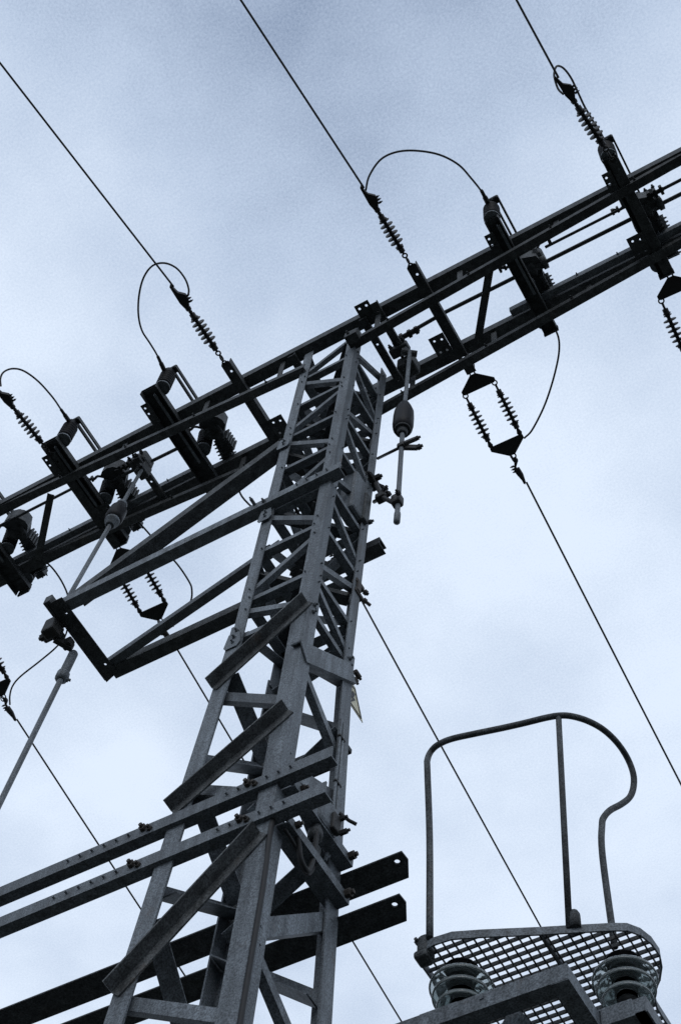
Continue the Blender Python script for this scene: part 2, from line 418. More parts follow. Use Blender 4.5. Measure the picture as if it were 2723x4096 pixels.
# anchor bars: one per phase, tension strings at both ends
PX = [-5.813, -4.418, -3.005, -1.615, -.23]
for i, x_ in enumerate(PX):
    b = MB()
    y0, y1, h = 2.385, 3.215, 8.905
    b.plate(P(x_ - .033, y0, h), X, Y, [(0, .012), (.01, 0), (.056, 0), (.066, .012), (.066, y1 - y0), (0, y1 - y0)], .007,
            [(.040, .075, .009), (.036, .71, .009)])
    b.bar(P(x_ + .030, y0 + .01, h + .037), P(x_ + .030, y1 - .02, h + .037), X, Z, .006, .058)
    ab = b.build('anchor_bar', DARKS, cross)
    b = MB(); s_ = 1 if x_ < XC else -1
    xa = x_ + s_ * .034
    b.plate(P(xa if s_ > 0 else xa - .105, 2.875, h - .008), X, Y, [(0, 0), (.105, 0), (.105, .15), (0, .15)], .006,
            [(.03, .03, .008), (.078, .04, .008), (.03, .115, .008), (.075, .12, .008)])
    b.build('gusset', DARKS, ab)
# sloping plan braces between the front and back chords, cross ties
for (xa, ya, xb, yb) in ((-1.214, 2.64, -1.50, 3.03), (-4.64, 2.64, -5.03, 3.03), (.65, 2.64, .3, 3.03)):
    b = MB(); p, q = P(xa, ya, 8.952), P(xb, yb, 8.952); d = (q - p).normalized()
    b.angle(p, q, d.cross(Z), Z, .05, .012, .006); b.build('plan_brace', DARKS, cross)
for x_, ya, yb in ((-2.60, 2.56, 3.1), (-2.065, 2.56, 3.1), (-1.95, 2.5, 2.98), (-3.93, 2.7, 3.1)):
    b = MB(); b.plate(P(x_ - .025, ya, 8.93), X, Y, [(0, 0), (.05, 0), (.05, yb - ya), (0, yb - ya)], .008, [(.025, .06, .008), (.025, .2, .008), (.025, yb - ya - .06, .008)])
    b.bar(P(x_ + .022, ya, 8.948), P(x_ + .022, yb, 8.948), X, Z, .006, .03)
    b.build('cross_tie', DARKS, cross)
b = MB(); b.plate(P(-2.08, 2.472, 8.962), X, Y, [(0, 0), (.1, 0), (.1, .1), (0, .1)], .006, [(.025, .03, .009), (.075, .03, .009)]); b.build('clamp_plate', DARKS, cross)
b = MB(); b.box(P(-2.10, 2.535, 8.60), .085, .055, .075, .004); b.bolt(P(-2.115, 2.508, 8.60), -Y); b.build('clamp_block', DARKS, cross)
# rails that carry the disconnectors
for xa, xb in ((XL, -3.66), (-1.22, XR)):
    b = MB(); b.angle(P(xa, 2.978, 8.984), P(xb, 2.978, 8.984), Z, Y, .066, .045, .006)
    x_ = xa + .2
    while x_ < xb: b.bolt(P(x_, 2.976, 9.02), -Y, .008, .006); x_ += .28
    b.build('switch_rail', STEEL, cross)

# ------------------------------------------------------------------ disconnectors
def make_switch(label, xm, off, group, cx=0.0, cw=.13, ys=0.0, hood=()):
    o = V((xm, 2.31, 8.90 + EYE))
    t = thing('pole_disconnector', label, 'disconnector', o, group)
    b = MB(); b.chan(o + V((cx - cw / 2, ys, .068)), o + V((cx - cw / 2, .89, .068)), X, -Z, cw, .06, .007)
    for yy in (ys + .025, .5, .82): b.box(o + V((cx, yy, .058)), cw - .016, .03, .012)
    b.build('base_channel', DARKS, t)
    b = MB(); b.plate(o + V((0, 0, .15)), X, Y, hood, .13)
    for k_ in range(5): b.box(o + V((hood[-3][0] + .008, hood[-3][1] - .02 - .024 * k_, .2)), .03, .012, .14)
    b.build('drive_housing', DARKS, t)
    b = MB(); b.angle(o + V((cx + .012, ys + .05, .006)), o + V((cx + .012, .62, .006)), X, Z, .018, .05, .004); b.build('stiffener', STEEL, t)
    b = MB(); b.plate(o + V((cx - cw / 2 - .04, .07 + ys, -.004)), X, Y, [(0, 0), (.06, 0), (.06, .16), (0, .16)], .006, [(.02, .03, .008), (.02, .075, .008)]); b.build('mounting_plate', DARKS, t)
    for x_, yy, ln in ((off, .05 + ys * .4, 0), (off, .565, -.03), (off - .02, .83, 0)):
        b = MB(); base = o + V((x_, yy, .07)); ax = V((.03 * 0, ln, .29))
        pr = [(.043, 0), (.046, .012), (.046, .022), (.038, .03)]
        z_ = .03
        while z_ < .22:
            pr += [(.040, z_), (.054, z_ + .012), (.054, z_ + .017), (.041, z_ + .026)]; z_ += .032
        pr += [(.046, .245), (.042, .272), (.026, .292), (0, .298)]
        b.lathe(base, ax, pr, 18); i_ = b.build('post_insulator', PORC, t)
        b = MB(); b.lathe(base, ax, [(.052, -.002), (.052, .014), (.046, .018)], 18); b.build('collar', STEEL, i_)
    b = MB()                           # twin blade from front post to middle post
    for dx in (-.022, .022):
        b.bar(o + V((off + .045 + dx * .8, .03, .352)), o + V((off + .045 + dx * .8, .60, .345)), X, Z, .012, .036)
    b.box(o + V((off + .03, .05, .36)), .07, .05, .03, .006); b.box(o + V((off + .035, .57, .36)), .09, .07, .045, .01)
    b.build('blade', DARKS, t)
    b = MB(); c0 = o + V((off + .085, .60, .24)); c1 = o + V((off + .075, .86, .15))    # arc chamber with cooling ribs
    ln = (c1 - c0).length; pr = [(.0, 0), (.05, .0)]; z_ = .02
    while z_ < ln - .02:
        pr += [(.047, z_), (.064, z_ + .003), (.064, z_ + .012), (.047, z_ + .015)]; z_ += .026
    pr += [(.05, ln), (0, ln)]
    b.lathe(c0, c1 - c0, pr, 16, False); b.build('arc_chamber', DARKS, t)
    b = MB(); b.box(o + V((off + .10, .50, .27)), .12, .13, .13, .03)
    b.lathe(o + V((off + .03, .51, .17)), X, [(.03, 0), (.055, .01), (.055, .05), (.03, .06), (.03, .1), (.045, .105), (.045, .135), (.02, .14)], 14)
    b.bar(o + V((off + .08, .51, .15)), o + V((off + .13, .43, .24)), X, Z, .03, .03)
    for k_ in range(3): b.bolt(o + V((off + .05 + .05 * k_, .437, .30)), -Y, .012, .012)
    b.build('drive_head', DARKS, t)
    b = MB()                           # little arcing horn at the head
    b.tube(smooth_path([o + V((off, .50, .30)), o + V((off - .05, .46, .30)), o + V((off - .09, .47, .31)), o + V((off - .13, .45, .31))], 3), .010, 6)
    for k_ in range(2): b.box(o + V((off - .10 - .035 * k_, .462, .31)), .016, .036, .04, .003)
    b.build('arcing_horn', FIT, t)
    b = MB(); b.box(o + V((off - .02, .855, .33)), .06, .14, .03, .006); b.box(o + V((off - .02, .92, .30)), .075, .05, .085, .006)
    for k_ in range(2): b.bolt(o + V((off - .04 + .04 * k_, .945, .31)), Y, .01, .012)
    b.build('rear_terminal', DARKS, t)
    b = MB(); b.bar(o + V((cx - .05, .897, .03)), o + V((cx + .05, .897, .03)), Z, Y, .07, .012); b.build('end_plate', DARKS, t)
    return t
G_SW = 'disconnectors along the crossarm'
sw = {}
HL = [(.11, .42), (.135, .40), (.18, .393), (.225, .403), (.258, .43), (.276, .465), (.275, .505), (.235, .545), (.205, .58), (.215, .70), (.165, .69), (.15, .57)]
HR = [(-.066, .42), (0, .405), (.105, .44), (.117, .50), (.066, .56), (.068, .69), (-.06, .68), (-.064, .55)]
sw[0] = make_switch('dark disconnector on the crossarm whose front post stands beside the leftmost single insulator string', -4.385, .07, G_SW, hood=HL)
for k_, x_, lb in ((-1, -5.24, 'dark disconnector at the left end of the crossarm, cut off by the photo edge'),
                   (1, -3.565, 'dark disconnector just left of the tower whose front post carries the tall narrow cable loop')):
    mw = sw[0].matrix_world.copy(); mw = Matrix.Translation(V((x_, 2.31, 8.90 + EYE))); sw[k_] = dup(sw[0], mw, lb)
sw[2] = make_switch('dark disconnector right of the tower whose front post ends the wide arching cable loop', -1.02, -.02, G_SW, -.02, .092, .06, HR)
sw[3] = dup(sw[2], Matrix.Translation(V((-.225, 2.31, 8.90 + EYE))), 'dark disconnector under the topmost insulator string at the right of the photo')

# drive shafts linking the phases of a circuit
G_SH = 'switch drive shafts along the crossarm'
sh = thing('drive_shaft', 'thin dark drive shaft linking the three disconnectors left of the tower', 'drive shaft', P(-4.4, 2.81, 9.05), G_SH)
b = MB(); b.tube([P(-5.6, 2.72, 9.05), P(-4.5, 2.72, 9.05)], .011, 8); b.tube([P(-4.28, 2.80, 9.05), P(-3.56, 2.81, 9.05)], .013, 8); b.build('shaft', DARKS, sh)
b = MB(); b.box(P(-3.955, 2.78, 9.03), .13, .12, .13, .02); b.box(P(-3.93, 2.80, 8.93), .07, .09, .12, .01)
for k_ in range(4): b.bolt(P(-4.0 + .03 * k_, 2.715, 9.0 + .03 * (k_ % 2)), -Y, .014, .02)
b.bar(P(-3.93, 2.78, 8.96), P(-3.90, 2.72, 8.84), X, Y, .03, .02); b.build('crank_head', DARKS, sh)
b = MB()
for k_ in range(3): b.box(P(-4.10 + .035 * k_, 2.74, 9.02), .02, .05, .05, .004)
b.tube([P(-4.15, 2.74, 9.02), P(-4.0, 2.76, 9.03)], .009, 6); b.build('turnbuckle', FIT, sh)
sh2 = thing('drive_shaft', 'thin dark drive shaft linking the disconnectors right of the tower', 'drive shaft', P(-1.2, 2.81, 9.05), G_SH)
b = MB(); b.tube([P(-2.0, 2.83, 9.05), P(-1.6, 2.81, 9.05), P(1.3, 2.83, 9.05)], .014, 8); b.build('shaft', DARKS, sh2)
b = MB(); b.tube([P(-.84, 2.728, 9.05), P(-.28, 2.731, 9.05)], .010, 8); b.tube([P(-.14, 2.74, 9.05), P(1.2, 2.74, 9.05)], .011, 8)
for x_ in (-.80, -.30): b.bar(P(x_, 2.73, 9.05), P(x_, 2.66, 9.09), X, Z, .02, .02)
b.build('link_rod', DARKS, sh2)
b = MB()
for k_ in range(3): b.box(P(-.135 + .04 * k_, 2.74, 9.05), .02, .055, .05, .004)
b.tube([P(-.15, 2.74, 9.05), P(-.04, 2.74, 9.05)], .015, 8); b.build('turnbuckle', FIT, sh2)
b = MB(); b.tube([P(-1.95, 2.83, 9.05), P(-1.80, 2.83, 9.05)], .018, 8)
for k_, x_ in enumerate((-1.93, -1.87, -1.82)): b.box(P(x_, 2.83, 9.05), .025, .05, .045 - .006 * k_, .004)
b.bar(P(-1.94, 2.83, 9.05), P(-2.02, 2.87, 9.03), X, Z, .014, .02)
b.build('turnbuckle', FIT, sh2)
b = MB(); b.box(P(-1.955, 2.86, 8.93), .13, .07, .07, .01); b.box(P(-1.945, 2.965, 8.86), .12, .11, .14, .012)
b.bar(P(-1.93, 2.86, 8.94), P(-1.852, 2.825, 8.66), X, Y, .03, .022)
b.cyl(P(-1.90, 2.80, 8.69), P(-1.82, 2.86, 8.69), .022)
for k_ in range(4): b.bolt(P(-2.0 + .03 * k_, 2.82, 8.92 + .03 * (k_ % 2)), -Y, .013, .018)
b.bolt(P(-1.93, 2.91, 8.82), -Z, .014, .02); b.bolt(P(-1.97, 2.95, 8.80), -Z, .014, .02)
b.build('crank_head', DARKS, sh2)

# ------------------------------------------------------------------ operating rods with their inline insulators
def egg(b, p, q, r):
    ax = q - p; ln = ax.length
    b.lathe(p, ax, [(.018, 0), (.03, .01), (r * .72, ln * .16), (r * .95, ln * .33), (r, ln * .5), (r, ln * .82), (r * .93, ln * .93), (r * .6, ln)], 20)
G_R = 'vertical switch operating rods'
rd = thing('operating_rod', 'grey vertical operating rod with black insulator hanging right of the tower', 'operating rod', P(-1.85, 2.82, 6.3), G_R)
tp_, e0, e1, bt = P(-1.849, 2.82, 8.68), P(-1.853, 2.82, 7.84), P(-1.853, 2.82, 7.47), P(-1.84, 2.82, 6.36)
b = MB(); b.cyl(e0, tp_, .0125); b.build('upper_rod', STEEL, rd)
b = MB(); b.cyl(bt, e1 + V((0, 0, .03)), .0135); b.lathe(bt, Z, [(.0, -.01), (.017, 0), (.017, .09), (.0135, .1)], 12); b.build('lower_rod', STEEL, rd)
b = MB(); egg(b, e0, e1, .06); ei = b.build('rod_insulator', PORC, rd)
b = MB(); b.lathe(e1 - V((0, 0, .006)), Z, [(.046, 0), (.046, .03), (.03, .034)], 16); b.lathe(e1 - V((0, 0, .05)), Z, [(.024, 0), (.034, .052)], 12); b.build('end_cap', DARKS, ei)
b = MB(); b.box(P(-1.848, 2.82, 7.25), .045, .045, .04, .008); b.bar(P(-1.83, 2.81, 7.25), P(-1.77, 2.83, 7.29), Y, Z, .02, .03); b.bar(P(-1.83, 2.83, 7.24), P(-1.765, 2.85, 7.21), Y, Z, .02, .03)
b.bolt(P(-1.765, 2.85, 7.21), X, .018, .02); b.bolt(P(-1.77, 2.83, 7.29), X, .014, .02)
b.tube([P(-1.87, 2.82, 7.25), P(-2.10, 2.965, 7.62)], .010, 6); b.build('guide', FIT, rd)
b = MB(); b.box(P(-1.845, 2.815, 6.585), .055, .055, .085, .012); b.bolt(P(-1.87, 2.775, 6.6), -Y, .016, .02); b.bolt(P(-1.815, 2.78, 6.57), -Y, .014, .02)
b.tube([P(-1.848, 2.812, 6.545), P(-1.98, 2.885, 6.87), P(-2.09, 2.96, 7.27)], .014, 6); b.box(P(-1.99, 2.885, 6.88), .06, .05, .05, .008); b.bolt(P(-1.97, 2.87, 6.90), V((.8, -.6, 0)), .016, .03)
b.tube([P(-1.99, 2.885, 6.88), P(-2.09, 2.965, 7.06)], .012, 6); b.build('lever', FIT, rd)

ld = thing('operating_rod', 'long grey operating rod with black insulator running down the left edge of the photo', 'operating rod', P(-3.95, 2.78, -1.6), G_R)
u0, u1 = at_h('C1', 1478, 735, 8.86), at_h('A4', 343, 1075, 6.70)
def on(pa, pb, h): return pa.lerp(pb, (h + EYE - pa.z) / (pb.z - pa.z))
e0, e1 = on(u0, u1, 8.28), on(u0, u1, 8.03)
b = MB(); b.cyl(e0, u0, .0125); b.build('upper_rod', STEEL, ld)
b = MB(); b.cyl(u1, e1, .0135); b.build('middle_rod', STEEL, ld)
b = MB(); egg(b, e0, e1, .058); ei = b.build('rod_insulator', PORC, ld)
b = MB(); b.lathe(e1, (e1 - e0), [(.047, -.004), (.047, .02), (.036, .026), (.03, .07), (.024, .075)], 16); b.build('end_cap', STEEL, ei); b = MB(); b.lathe(e0, (e0 - e1), [(.036, -.02), (.036, .01), (.024, .02)], 14); b.build('end_cap', STEEL, ei)
l0 = P(-3.855, 2.815, 6.60); l1 = at_h('W', 0, 1850, 5.34); l2 = on(l0, l1, -1.4)
b = MB(); b.cyl(l2, l0, .015); b.lathe(on(l0, l1, 6.60), l1 - l0, [(.02, 0), (.026, .01), (.026, .19), (.02, .2)], 12)
b.lathe(on(l0, l1, 6.41), l1 - l0, [(.024, 0), (.035, .01), (.035, .06), (.02, .07)], 12); b.bolt(on(l0, l1, 6.36), V((.7, .7, 0)), .016, .04); b.build('lower_rod', STEEL, ld)
b = MB()
for fx, fy, sx_, sy_, sz_ in ((330, 1115, .09, .07, .13), (300, 1165, .06, .06, .06), (355, 1140, .05, .06, .1), (380, 1170, .04, .05, .05)):
    b.box(at_h('A4', fx, fy, 6.66), sx_, sy_, sz_, .012)
b.bar(at_h('A4', 345, 1185, 6.62), at_h('A4', 455, 1245, 6.60), Z, X, .04, .03); b.box(at_h('A4', 425, 1215, 6.62), .06, .05, .06, .01)
b.bolt(at_h('A4', 285, 1170, 6.64), -X, .022, .03); b.bolt(at_h('A4', 370, 1110, 6.68), X, .018, .03); b.bolt(at_h('A4', 365, 1160, 6.64), Y, .016, .03)
b.build('bell_crank', FIT, ld)

# ------------------------------------------------------------------ outrigger bracket that guides the left rod
br = thing('outrigger_bracket', 'steel bracket frame reaching out left from the tower below the crossarm', 'bracket', P(-3.0, 2.8, 6.7))
hb = 6.70
b = MB(); b.angle(P(-3.835, 2.562, hb), P(-2.045, 2.558, hb), Z, Y, .064, .064, .006); b.bolt(P(-2.50, 2.558, hb + .03), -Y); b.bolt(P(-2.56, 2.558, hb + .05), -Y, .01, .04)
for k_ in range(4): b.bolt(P(-2.3 + .06 * k_, 2.558, hb + .035), -Y, .008, .004)
b.build('front_beam', STEEL, br)
b = MB(); b.chan(P(-3.80, 3.035, hb), P(-2.08, 3.035, hb), Z, Y, .066, .075, .006); b.build('back_beam', DARKS, br)
b = MB(); b.plate(P(-3.857, 2.53, hb - .008), X, Y, [(0, .0), (.09, 0), (.092, .545), (.0, .572)], .007, [(.06, .07, .007), (.055, .095, .007), (.06, .47, .008)])
b.bar(P(-3.859, 2.53, hb + .03), P(-3.859, 3.09, hb + .03), X, Z, .006, .07)
b.box(P(-3.862, 2.565, hb + .03), .045, .10, .07, .004); b.build('end_plate', DARKS, br)
b = MB(); p, q = P(-3.80, 3.0, hb + .012), P(-2.56, 2.80, hb + .012); d = (q - p).normalized(); b.angle(p, q, Z, Z.cross(d), .05, .05, .006); b.build('diagonal', STEEL, br)
b = MB(); p, q = P(-3.72, 2.575, 6.755), P(-2.50, 2.585, 7.52); d = (q - p).normalized(); up = Z - d * Z.dot(d)
b.angle(p, q, up, Y, .07, .085, .006); b.build('tie', DARKS, br)

# ------------------------------------------------------------------ lower angle beams and the spreaders between them
G_B = 'horizontal beams on the lower tower'
def long_beam(label, y0, h, xr, w, f, mt, front):
    xl = -5.4
    o = thing('angle_beam', label, 'beam', P(-2.32, y0, h), G_B)
    b = MB()
    if front:
        b.angle(P(xl, y0, h - w), P(xr, y0, h - w), Z, Y, w, f, .007)
        for k_ in range(6):
            b.bolt(P(-2.02 - .05 * k_ - (.0 if k_ < 4 else .02), y0 + .001, h - w * .45), -Y, .0085, .004); b.bolt(P(-2.72 - .055 * k_, y0 + .001, h - w * .45), -Y, .0085, .004)
        b.build('beam', mt, o)
        for xx in (-2.20, -2.655):
            b = MB(); b.bolt(P(xx, y0 + .001, h - w * .35), -Y, .016, .018); b.build('bolt', RUST, o)
            b = MB(); b.bolt(P(xx + .03, y0 + .001, h - w * .6), -Y, .013, .012); b.build('bolt', RUST, o)
        o['kind'] = 'thing'
    else:
        o['kind'] = 'thing'
        L_ = xr - xl
        b.plate(P(xl, y0, h - .003), X, Y, [(0, 0), (L_ - .003, 0), (L_, .045), (L_ - .038, f), (0, f)], .007, [(L_ - .04, .034, .011)])
        b.bar(P(xl, y0 + f - .005, h + w / 2), P(xr - .06, y0 + f - .005, h + w / 2), Y, Z, .006, w - .008)
        b.build('beam', mt, o)
    return o
long_beam('upper of the two lit angle beams crossing the front of the tower low down', 2.545, 4.207, -1.851, .060, .046, STEEL, True)
long_beam('lower of the two lit angle beams crossing the front of the tower low down', 2.54, 4.003, -1.855, .060, .048, STEEL, True)
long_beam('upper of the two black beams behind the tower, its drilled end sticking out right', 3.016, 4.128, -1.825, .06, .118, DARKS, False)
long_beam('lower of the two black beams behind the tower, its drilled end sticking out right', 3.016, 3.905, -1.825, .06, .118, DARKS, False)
G_SP = 'short spreaders beside the right face of the tower'
for lb, hh in (('upper short angle spreader tying the front beam to the back beam right of the tower', 4.142), ('lower short angle spreader tying the front beam to the back beam right of the tower', 3.942)):
    o = thing('spreader_bar', lb, 'spreader', P(-2.0, 2.8, hh), G_SP)
    b = MB(); b.angle(P(-2.03, 2.595, hh), P(-2.03, 3.012, hh), Z, -X, .042, .055 if hh > 4.05 else .085, .006); b.build('bar', STEEL, o)
    b = MB(); b.bolt(P(-2.028, 2.985, hh + .03), X, .018, .022); b.build('bolt', RUST, o)
    b = MB(); b.bolt(P(-2.028, 2.64, hh + .03), X, .014, .016); b.build('bolt', RUST, o)
o = thing('cut_girder', 'short dark beam stub between the tower legs, its cut end near the right leg', 'beam', P(-2.3, 3.0, 5.0))
b = MB(); b.chan(P(-2.60, 3.01, 4.93), P(-2.165, 3.01, 4.93), Z, Y, .07, .08, .007); b.bolt(P(-2.2, 3.008, 4.97), -Y); b.build('beam', DARKS, o)
b = MB(); b.box(P(-2.145, 3.05, 4.96), .04, .03, .03, .004); b.build('end_lug', DARKS, o)

# ------------------------------------------------------------------ clamp channel, control box, conduits, sign on the right face
o = thing('channel_bracket', 'grey channel bracket bolted between near leg and right leg', 'bracket', P(-2.1, 2.8, 5.2))
b = MB(); p, q = P(-2.095, 2.63, 5.03), P(-2.095, 3.0, 5.36); d = (q - p).normalized(); up = Z - d * Z.dot(d)
b.chan(p, q, up, -X, .10, .05, .006); b.build('channel', STEEL, o)
for dz, l_ in ((.04, .04), (-.02, .022)):
    b = MB(); b.bolt(P(-2.10, 2.984, 5.40 + dz), Y, .013, l_); b.build('bolt', RUST, o)
o = thing('control_box', 'small grey switch box fixed beside the right leg above the black beams', 'control box', P(-2.05, 2.815, 4.22))
b = MB(); b.box(P(-2.055, 2.815, 4.225), .07, .135, .16, .022); b.build('housing', STEEL, o)
b = MB(); b.box(P(-2.014, 2.85, 4.20), .02, .05, .09, .006); b.bolt(P(-2.006, 2.865, 4.24), X, .012, .02); b.bolt(P(-2.006, 2.875, 4.17), X, .012, .03); b.tube([P(-2.01, 2.86, 4.27), P(-1.99, 2.90, 4.26), P(-1.97, 2.92, 4.25)], .008, 6); b.build('latch', FIT, o)
b = MB(); b.lathe(P(-2.055, 2.79, 4.146), -Z, [(.02, 0), (.02, .03), (.028, .034), (.028, .07), (.014, .08)], 12); b.build('cable_gland', DARKS, o)
b = MB(); b.box(P(-2.075, 2.82, 4.03), .03, .06, .12, .008); b.build('terminal_block', DARKS, o)
G_C = 'cables fixed to the tower'
b = MB()
pts = [legp('rf', h) + V((.010, .006 + .03 * max(0, (3.9 - h)) * .0, 0)) for h in (3.98, 3.6, 3.2, 2.6, 1.6, .4, -1.5)]
b.tube(smooth_path([P(-2.06, 2.70, 4.02)] + pts, 4), .010, 8)
tag(b.build('black_cable', RUBBER), 'black cable running straight down the corner of the near leg', 'cable', G_C)
def at_x(f, x, y, xx):
    r = ray(f, x, y); r = r * (xx / r.x); return V((r.x, r.y, r.z + EYE))
b = MB(); b.tube(smooth_path([at_x('D3', a, c, -2.05) for a, c in ((100, 1090), (180, 1220), (238, 1330), (258, 1430), (300, 1520), (350, 1565), (400, 1500), (415, 1380), (425, 1200), (430, 1100))], 5), .007, 8)
b.tube(smooth_path([at_x('D3', a, c, -2.04) for a, c in ((120, 960), (205, 1100), (245, 1230), (262, 1370), (290, 1460), (340, 1530), (385, 1450), (415, 1300), (440, 1110))], 5), .010, 8)
tag(b.build('cable_loop', RUBBER), 'slack black cable loop hanging beside the small switch box', 'cable', G_C)
o = thing('conduit', 'pair of thin grey conduits running down the face of the right leg', 'conduit', P(-2.10, 2.935, 4.1), G_C)
for k_, dy in enumerate((0, .022)):
    b = MB(); b.tube([P(-2.12 + tp(h) + .010, 2.925 + dy, h) for h in (5.0, 4.6, 4.2)] + [P(-2.075, 2.90 + dy * .5, 4.08 + .03 * k_)], .0065, 8); b.build('pipe', STEEL, o)
for hh in (4.88, 4.58, 4.32):
    b = MB(); b.box(P(-2.12 + tp(hh) + .011, 2.937, hh), .016, .045, .012, .003); b.build('saddle', FIT, o)
o = thing('pipe_clamp', 'rusty two-bolt clamp gripping the right leg level with the stub of the bracket', 'clamp', P(-2.1, 3.0, 6.2))
b = MB(); b.box(P(-2.128, 2.965, 6.19), .034, .075, .035, .006); b.box(P(-2.128, 2.965, 6.10), .034, .075, .03, .006); b.bar(P(-2.112, 2.95, 6.10), P(-2.112, 2.95, 6.19), X, Y, .010, .03)
b.build('jaw', RUST, o)
for hh, l_ in ((6.19, .045), (6.11, .065)):
    b = MB(); b.lathe(P(-2.125, 2.99, hh), V((.35, 1, 0)), [(.008, -.01), (.008, .018), (.015, .02), (.015, .036), (.009, .038), (.009, l_)], 8, False); b.build('bolt', RUST, o)
o = thing('pipe_clamp', 'dark clamp band round the right leg where the rod lever is hinged', 'clamp', P(-2.1, 3.0, 7.0))
b = MB(); b.box(P(-2.112, 2.965, 7.31), .05, .085, .06, .012); b.bolt(P(-2.088, 2.95, 7.32), X, .02, .03); b.bolt(P(-2.10, 2.925, 7.30), -Y, .016, .03); b.bolt(P(-2.09, 2.99, 7.30), V((.6, .8, 0)), .016, .03); b.build('jaw', FIT, o)
o = thing('equipment_box', 'tall grey box mounted inside the right face high on the tower', 'equipment box', P(-2.2, 2.88, 6.95))
b = MB(); b.box(P(-2.16, 2.86, 6.98), .10, .12, .42, .02); b.build('housing', STEEL, o)
b = MB(); b.box(P(-2.12, 2.92, 6.92), .05, .05, .30, .008); b.bolt(P(-2.10, 2.95, 6.8), X, .014, .02); b.build('hinge', DARKS, o)
# danger sign, seen nearly edge on
o = thing('warning_sign', 'small pale yellow triangular warning plate half hidden behind the right leg', 'sign', P(-2.13, 3.03, 5.3))
sx_ = -2.132
tri = lambda k: [(-.098 * k, -.052 * k), (.098 * k, -.052 * k), (.012 * k, .106 * k), (-.012 * k, .106 * k)]
b = MB(); b.plate(P(sx_, 3.03, 5.30), Y, Z, tri(1), .003); b.build('plate', YEL, o)
b = MB()
tl = tri(.82)
for k_ in range(4):
    p_, q2 = V((sx_ + .0045, 3.03 + tl[k_][0], 5.30 + EYE + tl[k_][1])), V((sx_ + .0045, 3.03 + tl[(k_ + 1) % 4][0], 5.30 + EYE + tl[(k_ + 1) % 4][1]))
    b.bar(p_, q2, X, Z if k_ in (0, 2) else Y, .002, .006)
b.plate(P(sx_ + .0036, 3.03, 5.30), Y, Z, [(-.008, .055), (.014, .055), (.004, .018), (.02, .018), (-.012, -.034), (-.004, .004), (-.018, .004)], .0015)
b.build('print', BLACK, o)

# ------------------------------------------------------------------ insulator strings
def sheds(b, z0, z1, n, r, rc=.013):
    pr = [(rc * 1.6, z0 - .03), (rc * 1.6, z0), (rc * 2.1, z0 + .002), (rc * 2.1, z0 + .008), (rc, z0 + .010)]
    st = (z1 - z0) / n
    for k_ in range(n):
        rr = r if 0 < k_ < n - 1 else r * (.8 if k_ else .62)
        z_ = z0 + st * (k_ + .5)
        pr += [(rc, z_ - st * .38), (rc * 1.35, z_ - .006), (rr, z_ - .0012), (rr, z_ + .0018), (rc * 1.35, z_ + .0045), (rc, z_ + st * .38)]
    pr += [(rc, z1 - .01), (rc * 2.1, z1 - .008), (rc * 2.1, z1 - .002), (rc * 1.6, z1), (rc * 1.6, z1 + .03)]
    b.lathe(V((0, 0, 0)), Z, pr, 20)
def frame(p, q, xdir=X):
    z_ = (q - p).normalized(); x_ = (xdir - z_ * xdir.dot(z_)).normalized(); y_ = z_.cross(x_)
    M_ = Matrix((x_, y_, z_)).transposed().to_4x4(); M_.translation = p; return M_
def clamp_parts(t, z0, flip=1):
    b = MB()                            # dead-end clamp body, wedge + bolts
    b.lathe(V((0, 0, z0)), Z, [(0, 0), (.018, .004), (.021, .02), (.016, .034), (.008, .04)], 12)
    b.prism(V((0, -.014, z0 + .03)), V((0, .014, z0 + .03)), X, Z, [(-.016, 0), (.016, 0), (.042 * flip, .05), (.040 * flip, .085), (.004 * flip, .12), (-.012, .19), (-.022, .18), (-.026, .05)])
    for k_ in range(3): b.lathe(V((.03 * flip, 0, z0 + .055 + .022 * k_)), X * flip, [(.008, 0), (.008, .022), (.004, .022), (.004, .032)], 6)
    b.build('dead_end_clamp', FIT, t)
def make_string(label, group):
    t = thing('insulator_string', label, 'insulator', V((0, 0, 0)), group)
    b = MB(); b.torus(V((0, 0, .012)), Y, .016, .006, 10); b.torus(V((0, 0, .052)), X, .021, .0065, 12, 6, 1.0)
    b.torus(V((0, 0, .095)), Y, .016, .006, 10)
    b.tube([V((0, 0, .105)), V((0, 0, .165))], .009, 8); b.build('link', FIT, t)
    b = MB(); sheds(b, .155, .395, 7, .047); b.build('shed_body', POLY, t)
    b = MB(); b.lathe(V((0, 0, .415)), Z, [(0, 0), (.012, .004), (.014, .03), (.009, .036), (.009, .05)], 10); b.build('ball_socket', FIT, t)
    clamp_parts(t, .45)
    return t
G_S = 'single tension insulator strings on the near side of the crossarm'
def tip(i): return P(PX[i], 2.40, 8.905)
# string end points sighted at the clamp tails
ENDS = {1: ('W', -6, 893), 2: ('W', 400, 660), 3: ('W', 838, 432), 4: ('W', 1286, 178)}
SL = .06
q_ = {}; strings = {}
for i, e_ in ENDS.items():
    q_[i] = at_slope(*e_, 2.40, 8.905, -SL)
labs = {1: 'single black shedded insulator string hanging off the crossarm at the left edge of the photo',
        2: 'single black shedded insulator string left of the tower, beside the tall narrow cable loop',
        3: 'single black shedded insulator string right of the tower, below the wide arching cable loop',
        4: 'single black shedded insulator string at the top right, overlapped by its cable loop'}
NOM = .645
base = None
for i in (3, 1, 2, 4):
    p, q = tip(i), q_[i]; s_ = (q - p).length / NOM
    M_ = frame(p, q) @ Matrix.Scale(s_, 4)
    if base is None: base = make_string(labs[i], G_S); strings[i] = base; base.matrix_world = M_
    else: strings[i] = dup(base, M_, labs[i])
    if i == 4: pass
